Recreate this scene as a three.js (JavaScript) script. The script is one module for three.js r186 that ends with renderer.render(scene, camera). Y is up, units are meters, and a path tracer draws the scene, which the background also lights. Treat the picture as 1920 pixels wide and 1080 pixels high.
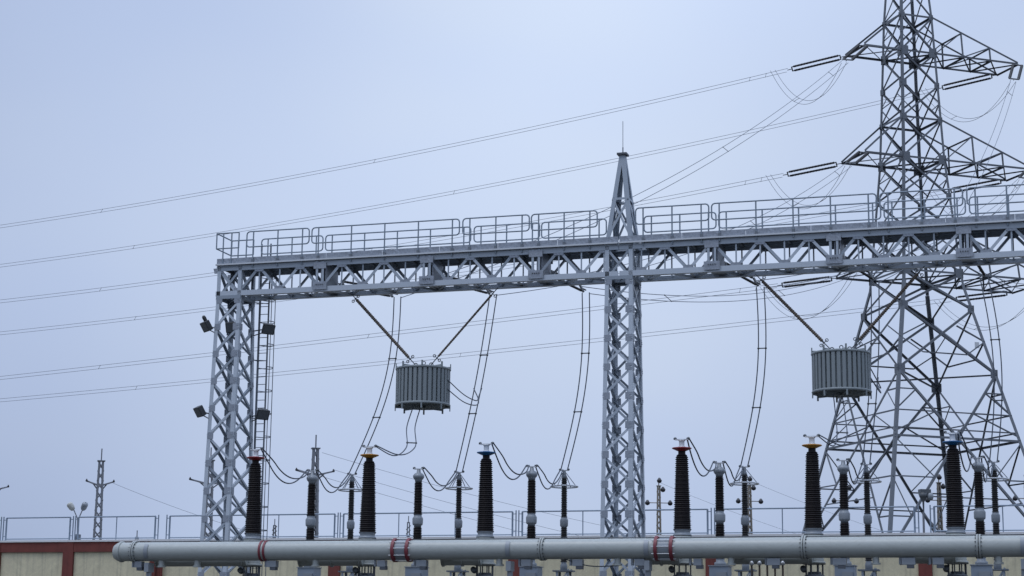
import * as THREE from 'three';
import { mergeGeometries } from 'three/addons/utils/BufferGeometryUtils.js';
import { ImprovedNoise } from 'three/addons/math/ImprovedNoise.js';

// ------------------------------------------------------------------ camera, sky, sun, exposure
const scene = new THREE.Scene();
const camera = new THREE.PerspectiveCamera(THREE.MathUtils.radToDeg(2 * Math.atan(540 / 3500)), 16 / 9, 0.5, 6000);
camera.position.set(0, 1.6, 0);
camera.rotation.set(Math.atan(690 / 3500), 0, 0.011, 'YXZ');
const renderer = new THREE.WebGLRenderer({ antialias: true });
renderer.setSize(1024, 576);
renderer.toneMapping = THREE.LinearToneMapping;
renderer.toneMappingExposure = 1;
renderer.shadowMap.enabled = true;

const noise = new ImprovedNoise();
const fbm = (x, y, z, n = 4) => { let s = 0, a = 1, t = 0; for (let i = 0; i < n; i++) { s += a * noise.noise(x, y, z); t += a; a *= 0.5; x *= 2.03; y *= 2.03; z *= 2.03; } return s / t; };
let seed = 20241;
const rnd = () => { seed = (seed * 1664525 + 1013904223) >>> 0; return seed / 4294967296; };

{ // overcast sky: one even layer of stratus with broad soft thick and thin places
  const W = 512, H = 256, data = new Float32Array(W * H * 4), d = new THREE.Vector3();
  for (let j = 0; j < H; j++) for (let i = 0; i < W; i++) {
    const phi = ((i + 0.5) / W - 0.5) * 2 * Math.PI, th = ((j + 0.5) / H - 0.5) * Math.PI;
    d.set(Math.cos(th) * Math.cos(phi), Math.sin(th), Math.cos(th) * Math.sin(phi));
    const up = Math.max(0, d.y), f = 1 + 0.635 * fbm(d.x * 2.2 + 1.6649, d.y * 2.2 + 0.8004, d.z * 2.2 + 35.4893, 2);
    const soft = fbm(d.x * 7 + 11, d.y * 17 + 4, d.z * 7 + 2, 4);
    const L = 0.53 * (f + 0.05 * soft) * (1 + 0.08 * up + 2.1 * up * up * up);      // overcast: brighter towards the zenith
    const w = THREE.MathUtils.clamp((f - 0.88) / 0.45 + 0.5 * soft, 0, 1), k = (j * W + i) * 4;      // thin places a little whiter
    data[k] = L * (0.82 + 0.04 * w); data[k + 1] = L; data[k + 2] = L * (1.41 - 0.15 * w); data[k + 3] = 1;
  }
  const sky = new THREE.DataTexture(data, W, H, THREE.RGBAFormat, THREE.FloatType);
  sky.mapping = THREE.EquirectangularReflectionMapping;
  sky.magFilter = sky.minFilter = THREE.LinearFilter; sky.wrapS = THREE.RepeatWrapping; sky.needsUpdate = true;
  scene.background = sky; scene.environment = sky;
}
const sun = new THREE.DirectionalLight(new THREE.Color(1, 0.96, 0.9), 0.8);
sun.position.set(-38, 120, -45); sun.target.position.set(0, 5, -75); sun.castShadow = true;
sun.shadow.radius = 40; sun.shadow.mapSize.set(2048, 2048);
Object.assign(sun.shadow.camera, { left: -80, right: 80, top: 80, bottom: -80, near: 1, far: 300 });
scene.add(sun, sun.target);

// ------------------------------------------------------------------ materials
function std(r, g, b, rough, metal = 0, extra = {}) { return new THREE.MeshStandardMaterial(Object.assign({ color: new THREE.Color().setRGB(r, g, b), roughness: rough, metalness: metal }, extra)); }
function noiseTex(size, fn, srgb = true) {
  const a = new Uint8Array(size * size * 4);
  for (let j = 0; j < size; j++) for (let i = 0; i < size; i++) { const c = fn(i / size, j / size), k = (j * size + i) * 4; for (let m = 0; m < 3; m++) a[k + m] = THREE.MathUtils.clamp(Math.round(c[m] * 255), 0, 255); a[k + 3] = 255; }
  const t = new THREE.DataTexture(a, size, size); t.wrapS = t.wrapT = THREE.RepeatWrapping; t.magFilter = THREE.LinearFilter; t.minFilter = THREE.LinearMipmapLinearFilter; t.generateMipmaps = true;
  if (srgb) t.colorSpace = THREE.SRGBColorSpace; t.needsUpdate = true; return t;
}
const ring = (u, v, s, z) => { const a = u * 2 * Math.PI, b = v * 2 * Math.PI; return fbm(Math.cos(a) * s + z, Math.sin(a) * s + Math.cos(b) * s, Math.sin(b) * s + z * 1.7, 4); };
const galvTex = noiseTex(256, (u, v) => { const n = 0.86 + 0.2 * ring(u, v, 2.2, 3) + 0.14 * ring(u, v, 9, 7); return [n, n, n * 1.01]; });
const paintTex = noiseTex(256, (u, v) => { const n = 0.95 + 0.05 * ring(u, v, 1.6, 5) + 0.04 * ring(u, v, 8, 9), g = Math.max(0, ring(u, v, 3, 21) - 0.2) * 0.3; return [n - g, n - g * 1.05, n - g * 1.3]; });
const stuccoTex = noiseTex(512, (u, v) => { const n = 0.9 + 0.1 * ring(u, v, 1.4, 2) + 0.09 * ring(u, v, 14, 12), st = Math.max(0, fbm(u * 26, v * 1.3, 4.4, 3)) * 0.16; return [n - st, n - st, n - st * 0.9]; });
const GALV = [std(0.35, 0.395, 0.445, 0.48, 0.2), std(0.27, 0.31, 0.355, 0.52, 0.2), std(0.45, 0.495, 0.545, 0.45, 0.2)];
const PYL = [std(0.115, 0.128, 0.145, 0.62, 0.2), std(0.14, 0.155, 0.175, 0.6, 0.2), std(0.095, 0.105, 0.12, 0.62, 0.2)];
const M = {
  plate: std(0.39, 0.43, 0.48, 0.5, 0.25, { map: galvTex }), rail: std(0.22, 0.265, 0.31, 0.5, 0.25),
  channel: std(0.085, 0.095, 0.11, 0.6, 0.2), oldGalv: std(0.15, 0.17, 0.195, 0.6, 0.2),
  pipe: std(0.39, 0.415, 0.395, 0.4, 0, { map: paintTex }), pipeRim: std(0.31, 0.33, 0.315, 0.45),
  redBand: std(0.17, 0.03, 0.04, 0.5), porcelain: new THREE.MeshPhysicalMaterial({ color: new THREE.Color().setRGB(0.011, 0.0085, 0.0095), roughness: 0.55, specularIntensity: 0.5 }), polymer: std(0.016, 0.015, 0.016, 0.6), rodBrown: std(0.11, 0.085, 0.066, 0.5),
  red: std(0.26, 0.02, 0.027, 0.4), yellow: std(0.5, 0.23, 0.03, 0.4), blue: std(0.015, 0.12, 0.3, 0.4),
  alu: std(0.55, 0.57, 0.59, 0.4, 0.3), castGrey: std(0.24, 0.265, 0.29, 0.45, 0.1), hw: std(0.10, 0.11, 0.12, 0.5, 0.4), cable: std(0.085, 0.10, 0.125, 0.6, 0.3),
  trap: std(0.21, 0.24, 0.25, 0.55), lamp: std(0.035, 0.037, 0.04, 0.45), lens: new THREE.MeshPhysicalMaterial({ color: new THREE.Color().setRGB(0.10, 0.11, 0.12), roughness: 0.12 }),
  cream: std(0.76, 0.69, 0.475, 0.9, 0, { map: stuccoTex }), brown: std(0.2, 0.05, 0.038, 0.8, 0, { map: stuccoTex }), coping: std(0.66, 0.66, 0.66, 0.8), roof: std(0.3, 0.3, 0.3, 0.9),
  roofRail: std(0.20, 0.25, 0.31, 0.5, 0.2), pole: std(0.17, 0.18, 0.20, 0.65, 0.1), rustyPole: std(0.24, 0.21, 0.17, 0.7, 0.1), ins: std(0.03, 0.03, 0.035, 0.4), box: std(0.22, 0.26, 0.31, 0.5, 0.1), lampHead: std(0.42, 0.42, 0.38, 0.5), concrete: std(0.38, 0.37, 0.35, 0.9),
};
const gal = () => GALV[Math.floor(rnd() * 3)];
const pyl = () => PYL[Math.floor(rnd() * 3)];

// ------------------------------------------------------------------ helpers
const V = (x, y, z) => new THREE.Vector3(x, y, z);
const taken = {};
function numbered(n) { if (taken[n] === undefined) { taken[n] = 0; return n; } taken[n]++; return n + '_' + String(taken[n]).padStart(3, '0'); }
function lit(o) { o.castShadow = true; o.receiveShadow = true; return o; }
const PSI = -0.3015, ORIGIN = V(3.94, 0, -65);                        // the yard's own axes: x along the gantry, z out of it
const CX = Math.cos(PSI), SX = Math.sin(PSI);
const yard = (u, y, z) => V(ORIGIN.x + u * CX + z * SX, y, ORIGIN.z - u * SX + z * CX);
function thing(name, label, category, pos = V(0, 0, 0), turn = 0, group) {
  const o = new THREE.Group(); o.name = numbered(name); o.position.copy(pos); o.rotation.y = turn;
  o.userData = { label, category, kind: 'thing' }; if (group) o.userData.group = group;
  scene.add(o); return o;
}
const yardThing = (name, label, category, u, y, z, group) => thing(name, label, category, yard(u, y, z), PSI, group);
function sub(parent, name) { const g = new THREE.Group(); g.name = name; parent.add(g); return g; }
function mesh(parent, name, geo, mat) { const m = lit(new THREE.Mesh(geo, mat)); m.name = name; parent.add(m); return m; }
const BOX = new THREE.BoxGeometry(1, 1, 1);
function box(parent, name, x, y, z, w, h, d, mat, uv) {
  let g = BOX; if (uv) { g = new THREE.BoxGeometry(w, h, d); const t = g.attributes.uv, n = g.attributes.normal; for (let i = 0; i < t.count; i++) { const a = Math.abs(n.getX(i)) > 0.5 ? d : w, b = Math.abs(n.getY(i)) > 0.5 ? d : h; t.setXY(i, t.getX(i) * a / uv + x * 0.13, t.getY(i) * b / uv); } }
  const m = mesh(parent, name, g, mat); m.position.set(x, y, z); if (!uv) m.scale.set(w, h, d); return m;
}
const LG = (() => { const s = new THREE.Shape(), t = 0.12; s.moveTo(0, 0); s.lineTo(1, 0); s.lineTo(1, t); s.lineTo(t, t); s.lineTo(t, 1); s.lineTo(0, 1); s.closePath(); return new THREE.ExtrudeGeometry(s, { depth: 1, bevelEnabled: false }); })();
const mtx = new THREE.Matrix4();
function place(m, a, ex, ey, ez, sx, sy, sz) { mtx.makeBasis(ex, ey, ez); m.quaternion.setFromRotationMatrix(mtx); m.position.copy(a); m.scale.set(sx, sy, sz); return m; }
function corner(parent, name, a, b, size, mat, out) {               // angle bar whose heel points to out
  const ez = b.clone().sub(a), len = ez.length(); ez.normalize();
  const o = out.clone().addScaledVector(ez, -out.dot(ez)).normalize(), q = ez.clone().cross(o);
  const ex = o.clone().negate().add(q).normalize(), ey = o.clone().negate().sub(q).normalize();
  return place(mesh(parent, name, LG, mat), a, ex, ey, ez, size, size, len);
}
function flat(parent, name, a, b, size, mat, n, inset = 0) {          // angle bar with one leg flat on a face of normal n
  const ez = b.clone().sub(a), len = ez.length(); ez.normalize();
  const nn = n.clone().addScaledVector(ez, -n.dot(ez)).normalize(), ey = nn.clone().negate(), ex = ey.clone().cross(ez);
  return place(mesh(parent, name, LG, mat), a.clone().addScaledVector(ex, -size / 2).addScaledVector(nn, -inset), ex, ey, ez, size, size, len);
}
const CYL = {}; const unitCyl = n => CYL[n] || (CYL[n] = new THREE.CylinderGeometry(1, 1, 1, n).translate(0, 0.5, 0));
const UP = V(0, 1, 0);
function rod(parent, name, a, b, r, mat, n = 8) {
  const d = b.clone().sub(a), m = mesh(parent, name, unitCyl(n), mat); m.position.copy(a); m.scale.set(r, d.length(), r); m.quaternion.setFromUnitVectors(UP, d.normalize()); return m;
}
function tube(parent, name, pts, r, mat, seg = 24, rad = 6, closed = false) { return mesh(parent, name, new THREE.TubeGeometry(new THREE.CatmullRomCurve3(pts, closed, 'centripetal'), seg, r, rad, closed), mat); }
function lathe(parent, name, prof, mat, n = 24) { return mesh(parent, name, new THREE.LatheGeometry(prof.map(p => new THREE.Vector2(p[0], p[1])), n), mat); }
function sheds(y0, y1, r0, r1, count, out) {                           // shedded insulator profile, bottom to top
  const p = [[r0 * 0.6, y0]], h = (y1 - y0) / count;
  for (let i = 0; i < count; i++) { const y = y0 + i * h, r = r0 + (r1 - r0) * i / count, o = out * (i % 2 ? 0.72 : 1); p.push([r, y], [r + o, y + h * 0.22], [r + o, y + h * 0.44], [r, y + h * 0.82]); }
  p.push([r1 * 0.6, y1]); return p;
}
function sagging(a, b, sag, n = 12) { const p = []; for (let i = 0; i <= n; i++) { const t = i / n, q = a.clone().lerp(b, t); q.y -= 4 * sag * t * (1 - t); p.push(q); } return p; }
function merged(list) { return mergeGeometries(list.map(g => g.index ? g.toNonIndexed() : g)); }

// ------------------------------------------------------------------ ground
{
  const g = new THREE.PlaneGeometry(4000, 4000, 1, 1).rotateX(-Math.PI / 2); const t = g.attributes.uv; for (let i = 0; i < t.count; i++) t.setXY(i, t.getX(i) * 1300, t.getY(i) * 1300);
  const grit = noiseTex(512, (u, v) => { const n = 0.72 + 0.3 * ring(u, v, 30, 3) + 0.22 * ring(u, v, 4, 8); return [n, n * 0.98, n * 0.93]; });
  const ground = mesh(scene, 'ground', g, std(0.10, 0.097, 0.09, 0.95, 0, { map: grit })); ground.userData = { kind: 'structure', label: 'grey gravel ground of the switchyard' };
}

// ------------------------------------------------------------------ low building behind the yard
const ROOF = 6.72, WALLZ = -15;
{
  const b = yardThing('switchgear_building', 'long low cream building with red brown trim and railed flat roof', 'building', 0, 0, WALLZ);
  const joints = [-51.4, -42.8, -34.3, -30.4, -25.85, -16.95, -8.52, 0.17, 8.95, 17.7, 26.5];
  for (let i = 0; i + 1 < joints.length; i++) {
    const u0 = joints[i] + 0.28, u1 = joints[i + 1] - 0.28, c = (u0 + u1) / 2, w = u1 - u0;
    box(b, 'wall_panel', c, 3.08, -0.15, w, 6.16, 0.3, M.cream, 3.1);
    box(b, 'cornice', c, 6.39, -0.1, w, 0.46, 0.4, M.brown, 3.1);
    box(b, 'coping', c, 6.67, -0.1, w + 0.55, 0.09, 0.5, M.coping);
  }
  for (const u of joints) {
    box(b, 'pilaster', u, 3.31, -0.06, 0.54, 6.62, 0.36, M.brown, 3.1);
    if (u === -25.85) { rod(b, 'downpipe', V(u + 0.38, 0, 0.17), V(u + 0.38, 6.1, 0.17), 0.06, M.brown, 10); rod(b, 'downpipe', V(u + 0.05, 0, 0.2), V(u + 0.05, 6.1, 0.2), 0.05, M.brown, 10); }
  }
  box(b, 'roof', -12.45, 6.5, -5.3, 77.9, 0.24, 9.9, M.roof);
  box(b, 'rear_wall', -12.45, 3.19, -10, 77.9, 6.38, 0.3, M.cream, 3.1);
  for (const u of [-51.25, 26.35]) box(b, 'end_wall', u, 3.19, -5.08, 0.3, 6.38, 9.5, M.cream, 3.1);
  // roof guard rails: one framed section for each bay
  const cuts = [[-42.6, -34.5], [-34.05, -30.62], [-30.18, -26.15], [-25.4, -17.15], [-16.72, -8.75], [-8.3, -0.08], [0.38, 8.55], [9.35, 17.5]];
  for (const [a, c] of cuts) {
    const g = sub(b, 'roof_guard_rail'), y0 = ROOF + 0.09, y1 = ROOF + 1.09, z = -0.32;
    rod(g, 'rail', V(a, y1, z), V(c, y1, z), 0.032, M.roofRail); rod(g, 'rail', V(a, y0, z), V(c, y0, z), 0.026, M.roofRail);
    const n = Math.max(1, Math.round((c - a) / 2.45));
    for (let k = 0; k <= n; k++) rod(g, 'post', V(a + (c - a) * k / n, ROOF - 0.02, z), V(a + (c - a) * k / n, y1, z), k === 0 || k === n ? 0.042 : 0.024, M.roofRail);
    for (const e of [a - 0.16, c + 0.16]) { rod(g, 'end_post', V(e, ROOF - 0.02, z), V(e, y1 + 0.06, z), 0.028, M.roofRail); for (const y of [y0 + 0.13, y1 - 0.1]) box(g, 'clip', e + (e < a ? 0.08 : -0.08), y, z, 0.17, 0.03, 0.03, M.roofRail); }
  }
}
{ // twin lamp standing on the roof edge
  const l = yardThing('roof_lamp', 'small twin headed lamp post on the railed roof edge', 'lamp post', -30.42, 6.62, -15.75);
  rod(l, 'post', V(0, 0, 0), V(-0.04, 1.12, 0), 0.05, M.pole); box(l, 'base_box', 0, 0.2, 0, 0.2, 0.42, 0.2, M.oldGalv);
  for (const s of [-1, 1]) {
    rod(l, 'arm', V(-0.04, 1.1, 0), V(-0.04 + s * 0.26, 1.62, 0.05), 0.026, M.pole);
    const h = lathe(l, 'lamp_head', [[0.02, 0], [0.09, 0.02], [0.14, 0.12], [0.15, 0.32], [0.12, 0.4], [0.03, 0.42]], s < 0 ? M.lampHead : M.castGrey, 14); h.position.set(-0.04 + s * 0.24, 1.55, 0.05); h.rotation.set(0.35, 0, -s * 0.55);
  }
}

// ------------------------------------------------------------------ gantry columns
const colHX = y => 0.5 + 0.1 * Math.max(0, 14.75 - y) / 14.75, colHZ = y => 0.62 + 0.62 * Math.max(0, 14.75 - y) / 14.75;
function makeColumn(label, u, peak, group) {
  const c = yardThing('gantry_column', label, 'lattice column', u, 0, 0, group);
  const at = (sx, y, sz) => V(sx * colHX(y), y, sz * colHZ(y));
  for (const sx of [-1, 1]) for (const sz of [-1, 1]) {
    corner(c, 'leg', at(sx, 0.12, sz), at(sx, 14.75, sz), 0.145, GALV[2], V(sx, 0, sz));
    corner(c, 'leg', at(sx, 14.75, sz), at(sx, 15.96, sz), 0.145, GALV[2], V(sx, 0, sz));
    box(c, 'footing', sx * 0.6, 0.06, sz * 1.24, 0.5, 0.24, 0.5, M.concrete);
  }
  const N = 14, lv = []; for (let i = 0; i <= N; i++) lv.push(0.25 + (14.6 - 0.25) * i / N); lv.push(15.86);
  for (let i = 0; i + 1 < lv.length; i++) {
    const a = lv[i], b = lv[i + 1];
    for (const s of [-1, 1]) {
      flat(c, 'brace', at(-1, a, s), at(1, b, s), 0.085, gal(), V(0, 0, s), 0.012); flat(c, 'brace', at(1, a, s), at(-1, b, s), 0.085, gal(), V(0, 0, s), 0.034);
      flat(c, 'brace', at(s, a, -1), at(s, b, 1), 0.085, gal(), V(s, 0, 0), 0.012); flat(c, 'brace', at(s, a, 1), at(s, b, -1), 0.085, gal(), V(s, 0, 0), 0.034);
    }
    for (const sx of [-1, 1]) for (const sz of [-1, 1]) {
      const p = at(sx, a, sz);
      box(c, 'gusset_plate', p.x - sx * 0.14, p.y, p.z + sz * 0.006, 0.23, 0.25, 0.012, M.plate); box(c, 'gusset_plate', p.x + sx * 0.006, p.y, p.z - sz * 0.15, 0.012, 0.25, 0.24, M.plate);
    }
  }
  for (const y of [14.72, 15.93]) { for (const s of [-1, 1]) { flat(c, 'ring_beam', at(-1, y, s), at(1, y, s), 0.13, GALV[1], V(0, 0, s), -0.02); flat(c, 'ring_beam', at(s, y, -1), at(s, y, 1), 0.13, GALV[1], V(s, 0, 0), -0.02); } }
  if (peak) {
    const p = sub(c, 'peak'), k = (sx, t, sz) => V(sx * (0.5 - 0.4 * t), 15.96 + 3.36 * t, sz * (0.62 - 0.5 * t));
    for (const sx of [-1, 1]) for (const sz of [-1, 1]) corner(p, 'peak_leg', k(sx, 0, sz), k(sx, 1, sz), 0.15, gal(), V(sx, 0, sz));
    for (const s of [-1, 1]) {
      flat(p, 'brace', k(-1, 0.02, s), k(1, 0.5, s), 0.08, gal(), V(0, 0, s)); flat(p, 'brace', k(1, 0.02, s), k(-1, 0.5, s), 0.08, gal(), V(0, 0, s), 0.03);
      flat(p, 'brace', k(s, 0.02, -1), k(s, 0.5, 1), 0.08, gal(), V(s, 0, 0)); flat(p, 'brace', k(s, 0.02, 1), k(s, 0.5, -1), 0.08, gal(), V(s, 0, 0), 0.03);
      flat(p, 'strut', k(-1, 0.5, s), k(1, 0.5, s), 0.08, gal(), V(0, 0, s)); flat(p, 'strut', k(s, 0.5, -1), k(s, 0.5, 1), 0.08, gal(), V(s, 0, 0));
    }
    box(p, 'cap_plate', 0, 19.35, 0, 0.36, 0.07, 0.4, M.channel);
    rod(p, 'lightning_rod', V(0, 19.38, 0), V(0, 19.62, 0), 0.022, M.oldGalv); rod(p, 'lightning_rod', V(0, 19.62, 0), V(0, 20.6, 0), 0.011, M.oldGalv);
  }
  return c;
}
const colA = makeColumn('galvanised lattice gantry column with caged ladder and floodlights, without a pointed peak', -15.08, false);
makeColumn('galvanised lattice gantry column between the two bays, carrying a pointed peak and lightning rod', 0, true);
makeColumn('galvanised lattice gantry column at the end of the bay in front of the pylon', 15.3, true);
{ // ladder with safety cage on the corner column
  const l = sub(colA, 'ladder'), x0 = 0.56;
  const p = (x, y, dz = 0) => V(x, y, -0.95 + dz);
  for (const x of [x0, x0 + 0.38]) rod(l, 'stile', p(x, 0.1), p(x, 17.05), 0.034, M.oldGalv, 8);
  for (let y = 0.5; y < 16; y += 0.3) rod(l, 'rung', p(x0, y), p(x0 + 0.38, y), 0.014, M.oldGalv, 6);
  for (let y = 2.6; y < 15.9; y += 0.88) tube(l, 'cage_hoop', [p(x0, y), p(x0 - 0.1, y, -0.3), p(x0 + 0.19, y, -0.66), p(x0 + 0.5, y, -0.32), p(x0 + 0.38, y)], 0.017, M.oldGalv, 14, 5);
  for (const [x, dz] of [[x0 - 0.1, -0.3], [x0 + 0.19, -0.66], [x0 + 0.5, -0.32]]) rod(l, 'cage_bar', p(x, 2.6, dz), p(x, 15.9, dz), 0.015, M.oldGalv, 6);
  for (let y = 1.5; y < 15; y += 2.2) for (const x of [x0, x0 + 0.38]) rod(l, 'bracket', p(x, y), V(0.5, y, -colHZ(y) + 0.05), 0.016, M.oldGalv, 6);
}
// floodlights on the corner column
function floodlight(label, u, y, z, yaw, tilt, cap) {
  const f = yardThing('floodlight', label, 'floodlight', u, y, z, 'floodlights on the corner column');
  const head = sub(f, 'housing'); head.rotation.set(tilt, yaw, 0, 'YXZ');
  const s = new THREE.Shape(); s.moveTo(-0.16, -0.09); s.lineTo(0.16, -0.09); s.lineTo(0.24, 0.1); s.lineTo(-0.24, 0.1); s.closePath();
  mesh(head, 'shell', new THREE.ExtrudeGeometry(s, { depth: 0.36, bevelEnabled: true, bevelSize: 0.015, bevelThickness: 0.015, bevelSegments: 1 }).rotateX(Math.PI / 2).translate(0, 0.18, 0), M.lamp);
  box(head, 'lens', 0, 0, 0.113, 0.44, 0.32, 0.012, M.lens);
  if (cap) { const gear = lathe(head, 'gear_cap', [[0.005, 0.3], [0.06, 0.27], [0.075, 0.2], [0.07, 0.08], [0.075, 0]], M.lamp, 12); gear.position.set(0, 0.12, -0.05); }
  return { f, u, y, z };
}
function bracketTo(o, u, y, z) { rod(o.f, 'bracket', V(0, 0, 0), V(u - o.u, y - o.y, z - o.z), 0.024, M.hw, 6); rod(o.f, 'bracket', V(0, -0.1, 0), V(u - o.u, y - o.y - 0.18, z - o.z), 0.02, M.hw, 6); }
const flood = [
  ['black floodlight on the outer side of the corner column, upper pair', -15.86, 13.62, 0.75, -0.7, 0.55, -15.57, 13.55, 0.66],
  ['black floodlight beside the ladder cage, upper pair of the corner column', -13.98, 13.66, -0.55, 0.9, 0.45, -14.58, 13.6, -0.6],
  ['black floodlight on the inner face of the corner column between its legs', -14.9, 13.58, 0.5, 0.1, 0.4, -14.62, 13.5, 0.66],
  ['black floodlight on the outer side of the corner column, lower pair', -15.88, 10.38, 0.95, -0.7, 0.55, -15.6, 10.3, 0.8],
  ['black floodlight beside the ladder cage, lower pair of the corner column', -14.1, 10.42, -0.6, 0.9, 0.45, -14.56, 10.35, -0.7],
];
flood.forEach(([l, u, y, z, yw, ti, bu, by, bz], i) => bracketTo(floodlight(l, u, y, z, yw, ti, i === 0), bu, by, bz));

// ------------------------------------------------------------------ gantry beams with walkway and guard rails
const BZ = 0.62, YB = 14.76, YT = 15.93;
function makeBeam(label, u0, u1, nodes, boxes, sections, endRail) {   // nodes: [u, top?]
  const b = yardThing('gantry_beam', label, 'lattice beam', 0, 0, 0, 'walkway beams of the gantry');
  for (const s of [-1, 1]) {
    const o = V(0, 0, s), n = o;
    corner(b, 'bottom_chord', V(u0, YB, s * BZ), V(u1, YB, s * BZ), 0.19, GALV[2], V(0, -1, s));
    corner(b, 'top_chord', V(u0, YT - 0.02, s * BZ), V(u1, YT - 0.02, s * BZ), 0.185, GALV[0], V(0, 1, s));
    const yb = YB + 0.11, yt = YT - 0.11;
    for (let i = 0; i < nodes.length; i++) {
      const [u, top] = nodes[i];
      if (i + 1 < nodes.length) { const m = gal(); flat(b, 'diagonal', V(u, top ? yt : yb, s * BZ), V(nodes[i + 1][0], top ? yb : yt, s * BZ), 0.1, m, n, 0.03); }
      if (!boxes.includes(u)) flat(b, 'post', V(u, yb, s * BZ), V(u, yt, s * BZ), 0.055, gal(), n, 0.05);
      const sh = new THREE.Shape(), w = 0.22, h = 0.2, k = top ? -1 : 1; sh.moveTo(-w, 0); sh.lineTo(w, 0); sh.lineTo(w * 0.75, k * h); sh.lineTo(-w * 0.75, k * h); sh.closePath();
      const g = mesh(b, 'gusset_plate', new THREE.ExtrudeGeometry(sh, { depth: 0.012, bevelEnabled: false }), M.plate); g.position.set(u, top ? yt + 0.02 : yb - 0.02, s * BZ - (s > 0 ? 0.02 : -0.008));
    }
    // walkway edge: pale angle and toe board in lengths
    const L = u1 - u0, k = Math.round(L / 2.4);
    for (let i = 0; i < k; i++) { const a = u0 + L * i / k, c = u0 + L * (i + 1) / k; box(b, 'toe_board', (a + c) / 2, YT + 0.165, s * (BZ + 0.015), c - a - 0.012, 0.21, 0.008, M.plate, 1.3); }
    box(b, 'edge_angle', (u0 + u1) / 2, YT + 0.025, s * (BZ + 0.055), L, 0.055, 0.12, M.alu);
  }
  // lacing between the two bottom chords and the two top chords
  for (let i = 0; i + 1 < nodes.length; i++) {
    const a = nodes[i][0], c = nodes[i + 1][0], sg = i % 2 ? 1 : -1;
    flat(b, 'lacing', V(a, YB + 0.03, sg * (BZ - 0.05)), V(c, YB + 0.03, -sg * (BZ - 0.05)), 0.07, gal(), V(0, -1, 0), 0.01);
    if (i % 2 === 0) flat(b, 'cross_strut', V(a, YB + 0.05, -BZ + 0.05), V(a, YB + 0.05, BZ - 0.05), 0.085, gal(), V(0, -1, 0), 0.02);
    box(b, 'deck_plate', (a + c) / 2, YT + 0.004, 0, c - a - 0.012, 0.03, BZ * 2 - 0.02, M.plate, 0.9);
    box(b, 'deck_joist', a + 0.06, YT - 0.06, 0, 0.05, 0.09, BZ * 2 - 0.1, M.oldGalv);
  }
  // string attachment frames
  for (const u of boxes) {
    const f = sub(b, 'attachment_frame');
    for (const s of [-1, 1]) {
      for (const d of [-0.115, 0.115]) { box(f, 'channel', u + d, (YB + YT) / 2, s * (BZ + 0.03), 0.085, YT - YB - 0.1, 0.05, GALV[0]); }
      box(f, 'end_plate', u, YB + 0.21, s * (BZ + 0.06), 0.56, 0.3, 0.014, M.plate, 1); box(f, 'end_plate', u, YT - 0.2, s * (BZ + 0.06), 0.5, 0.24, 0.014, M.plate, 1);
      for (const d of [-0.12, -0.04, 0.04, 0.12]) { const bo = rod(f, 'bolt', V(u + d, YB + 0.25, s * (BZ + 0.066)), V(u + d, YB + 0.25, s * (BZ + 0.1)), 0.022, M.channel, 6); }
    }
    box(f, 'web_plate', u + 0.02, (YB + YT) / 2, 0, 0.02, YT - YB - 0.16, BZ * 2 - 0.06, M.plate); box(f, 'web_plate', u + 0.2, (YB + YT) / 2, 0, 0.02, YT - YB - 0.16, BZ * 2 - 0.06, M.plate);
    box(f, 'seat_plate', u + 0.1, YB + 0.1, 0, 0.5, 0.02, BZ * 2 - 0.2, M.plate);
    for (const d of [-0.1, 0.1]) box(f, 'pulling_lug', u + 0.1 + d * 0.4, YB + 0.55, -BZ - 0.03, 0.025, 0.18, 0.2, M.hw);
  }
  // guard rails: rounded loops on posts, one on each edge
  for (const s of [-1, 1]) for (const [a, c] of sections) {
    const g = sub(b, 'guard_rail'), z = s * (BZ + 0.035), y0 = YT + 0.66, y1 = YT + 1.25, r = 0.12, p = [];
    const arc = (cx, cy, t0) => { for (let k = 0; k <= 3; k++) { const t = t0 + k / 3 * Math.PI / 2; p.push(V(cx + r * Math.cos(t), cy + r * Math.sin(t), z)); } };
    arc(c - r, y1 - r, 0); arc(a + r, y1 - r, Math.PI / 2); arc(a + r, y0 + r, Math.PI); arc(c - r, y0 + r, 1.5 * Math.PI);
    const path = new THREE.CurvePath(); for (let k = 0; k < p.length; k++) path.add(new THREE.LineCurve3(p[k], p[(k + 1) % p.length]));
    const segs = []; for (let k = 0; k < p.length; k++) { const q = p[(k + 1) % p.length], d = q.clone().sub(p[k]), cg = new THREE.CylinderGeometry(0.026, 0.026, d.length() + 0.012, 8, 1).translate(0, d.length() / 2, 0); cg.applyQuaternion(new THREE.Quaternion().setFromUnitVectors(UP, d.normalize())); cg.translate(p[k].x, p[k].y, p[k].z); segs.push(cg); }
    mesh(g, 'rail_loop', merged(segs), M.rail);
    const n = Math.max(2, Math.round((c - a - 0.5) / 1.25));
    for (let k = 0; k <= n; k++) { const u = a + 0.27 + (c - a - 0.54) * k / n; rod(g, 'post', V(u, YT - 0.12, z), V(u, y1 - 0.01, z), 0.027, M.rail); box(g, 'post_foot', u, YT + 0.1, z + s * 0.02, 0.09, 0.14, 0.03, M.oldGalv); }
  }
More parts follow.
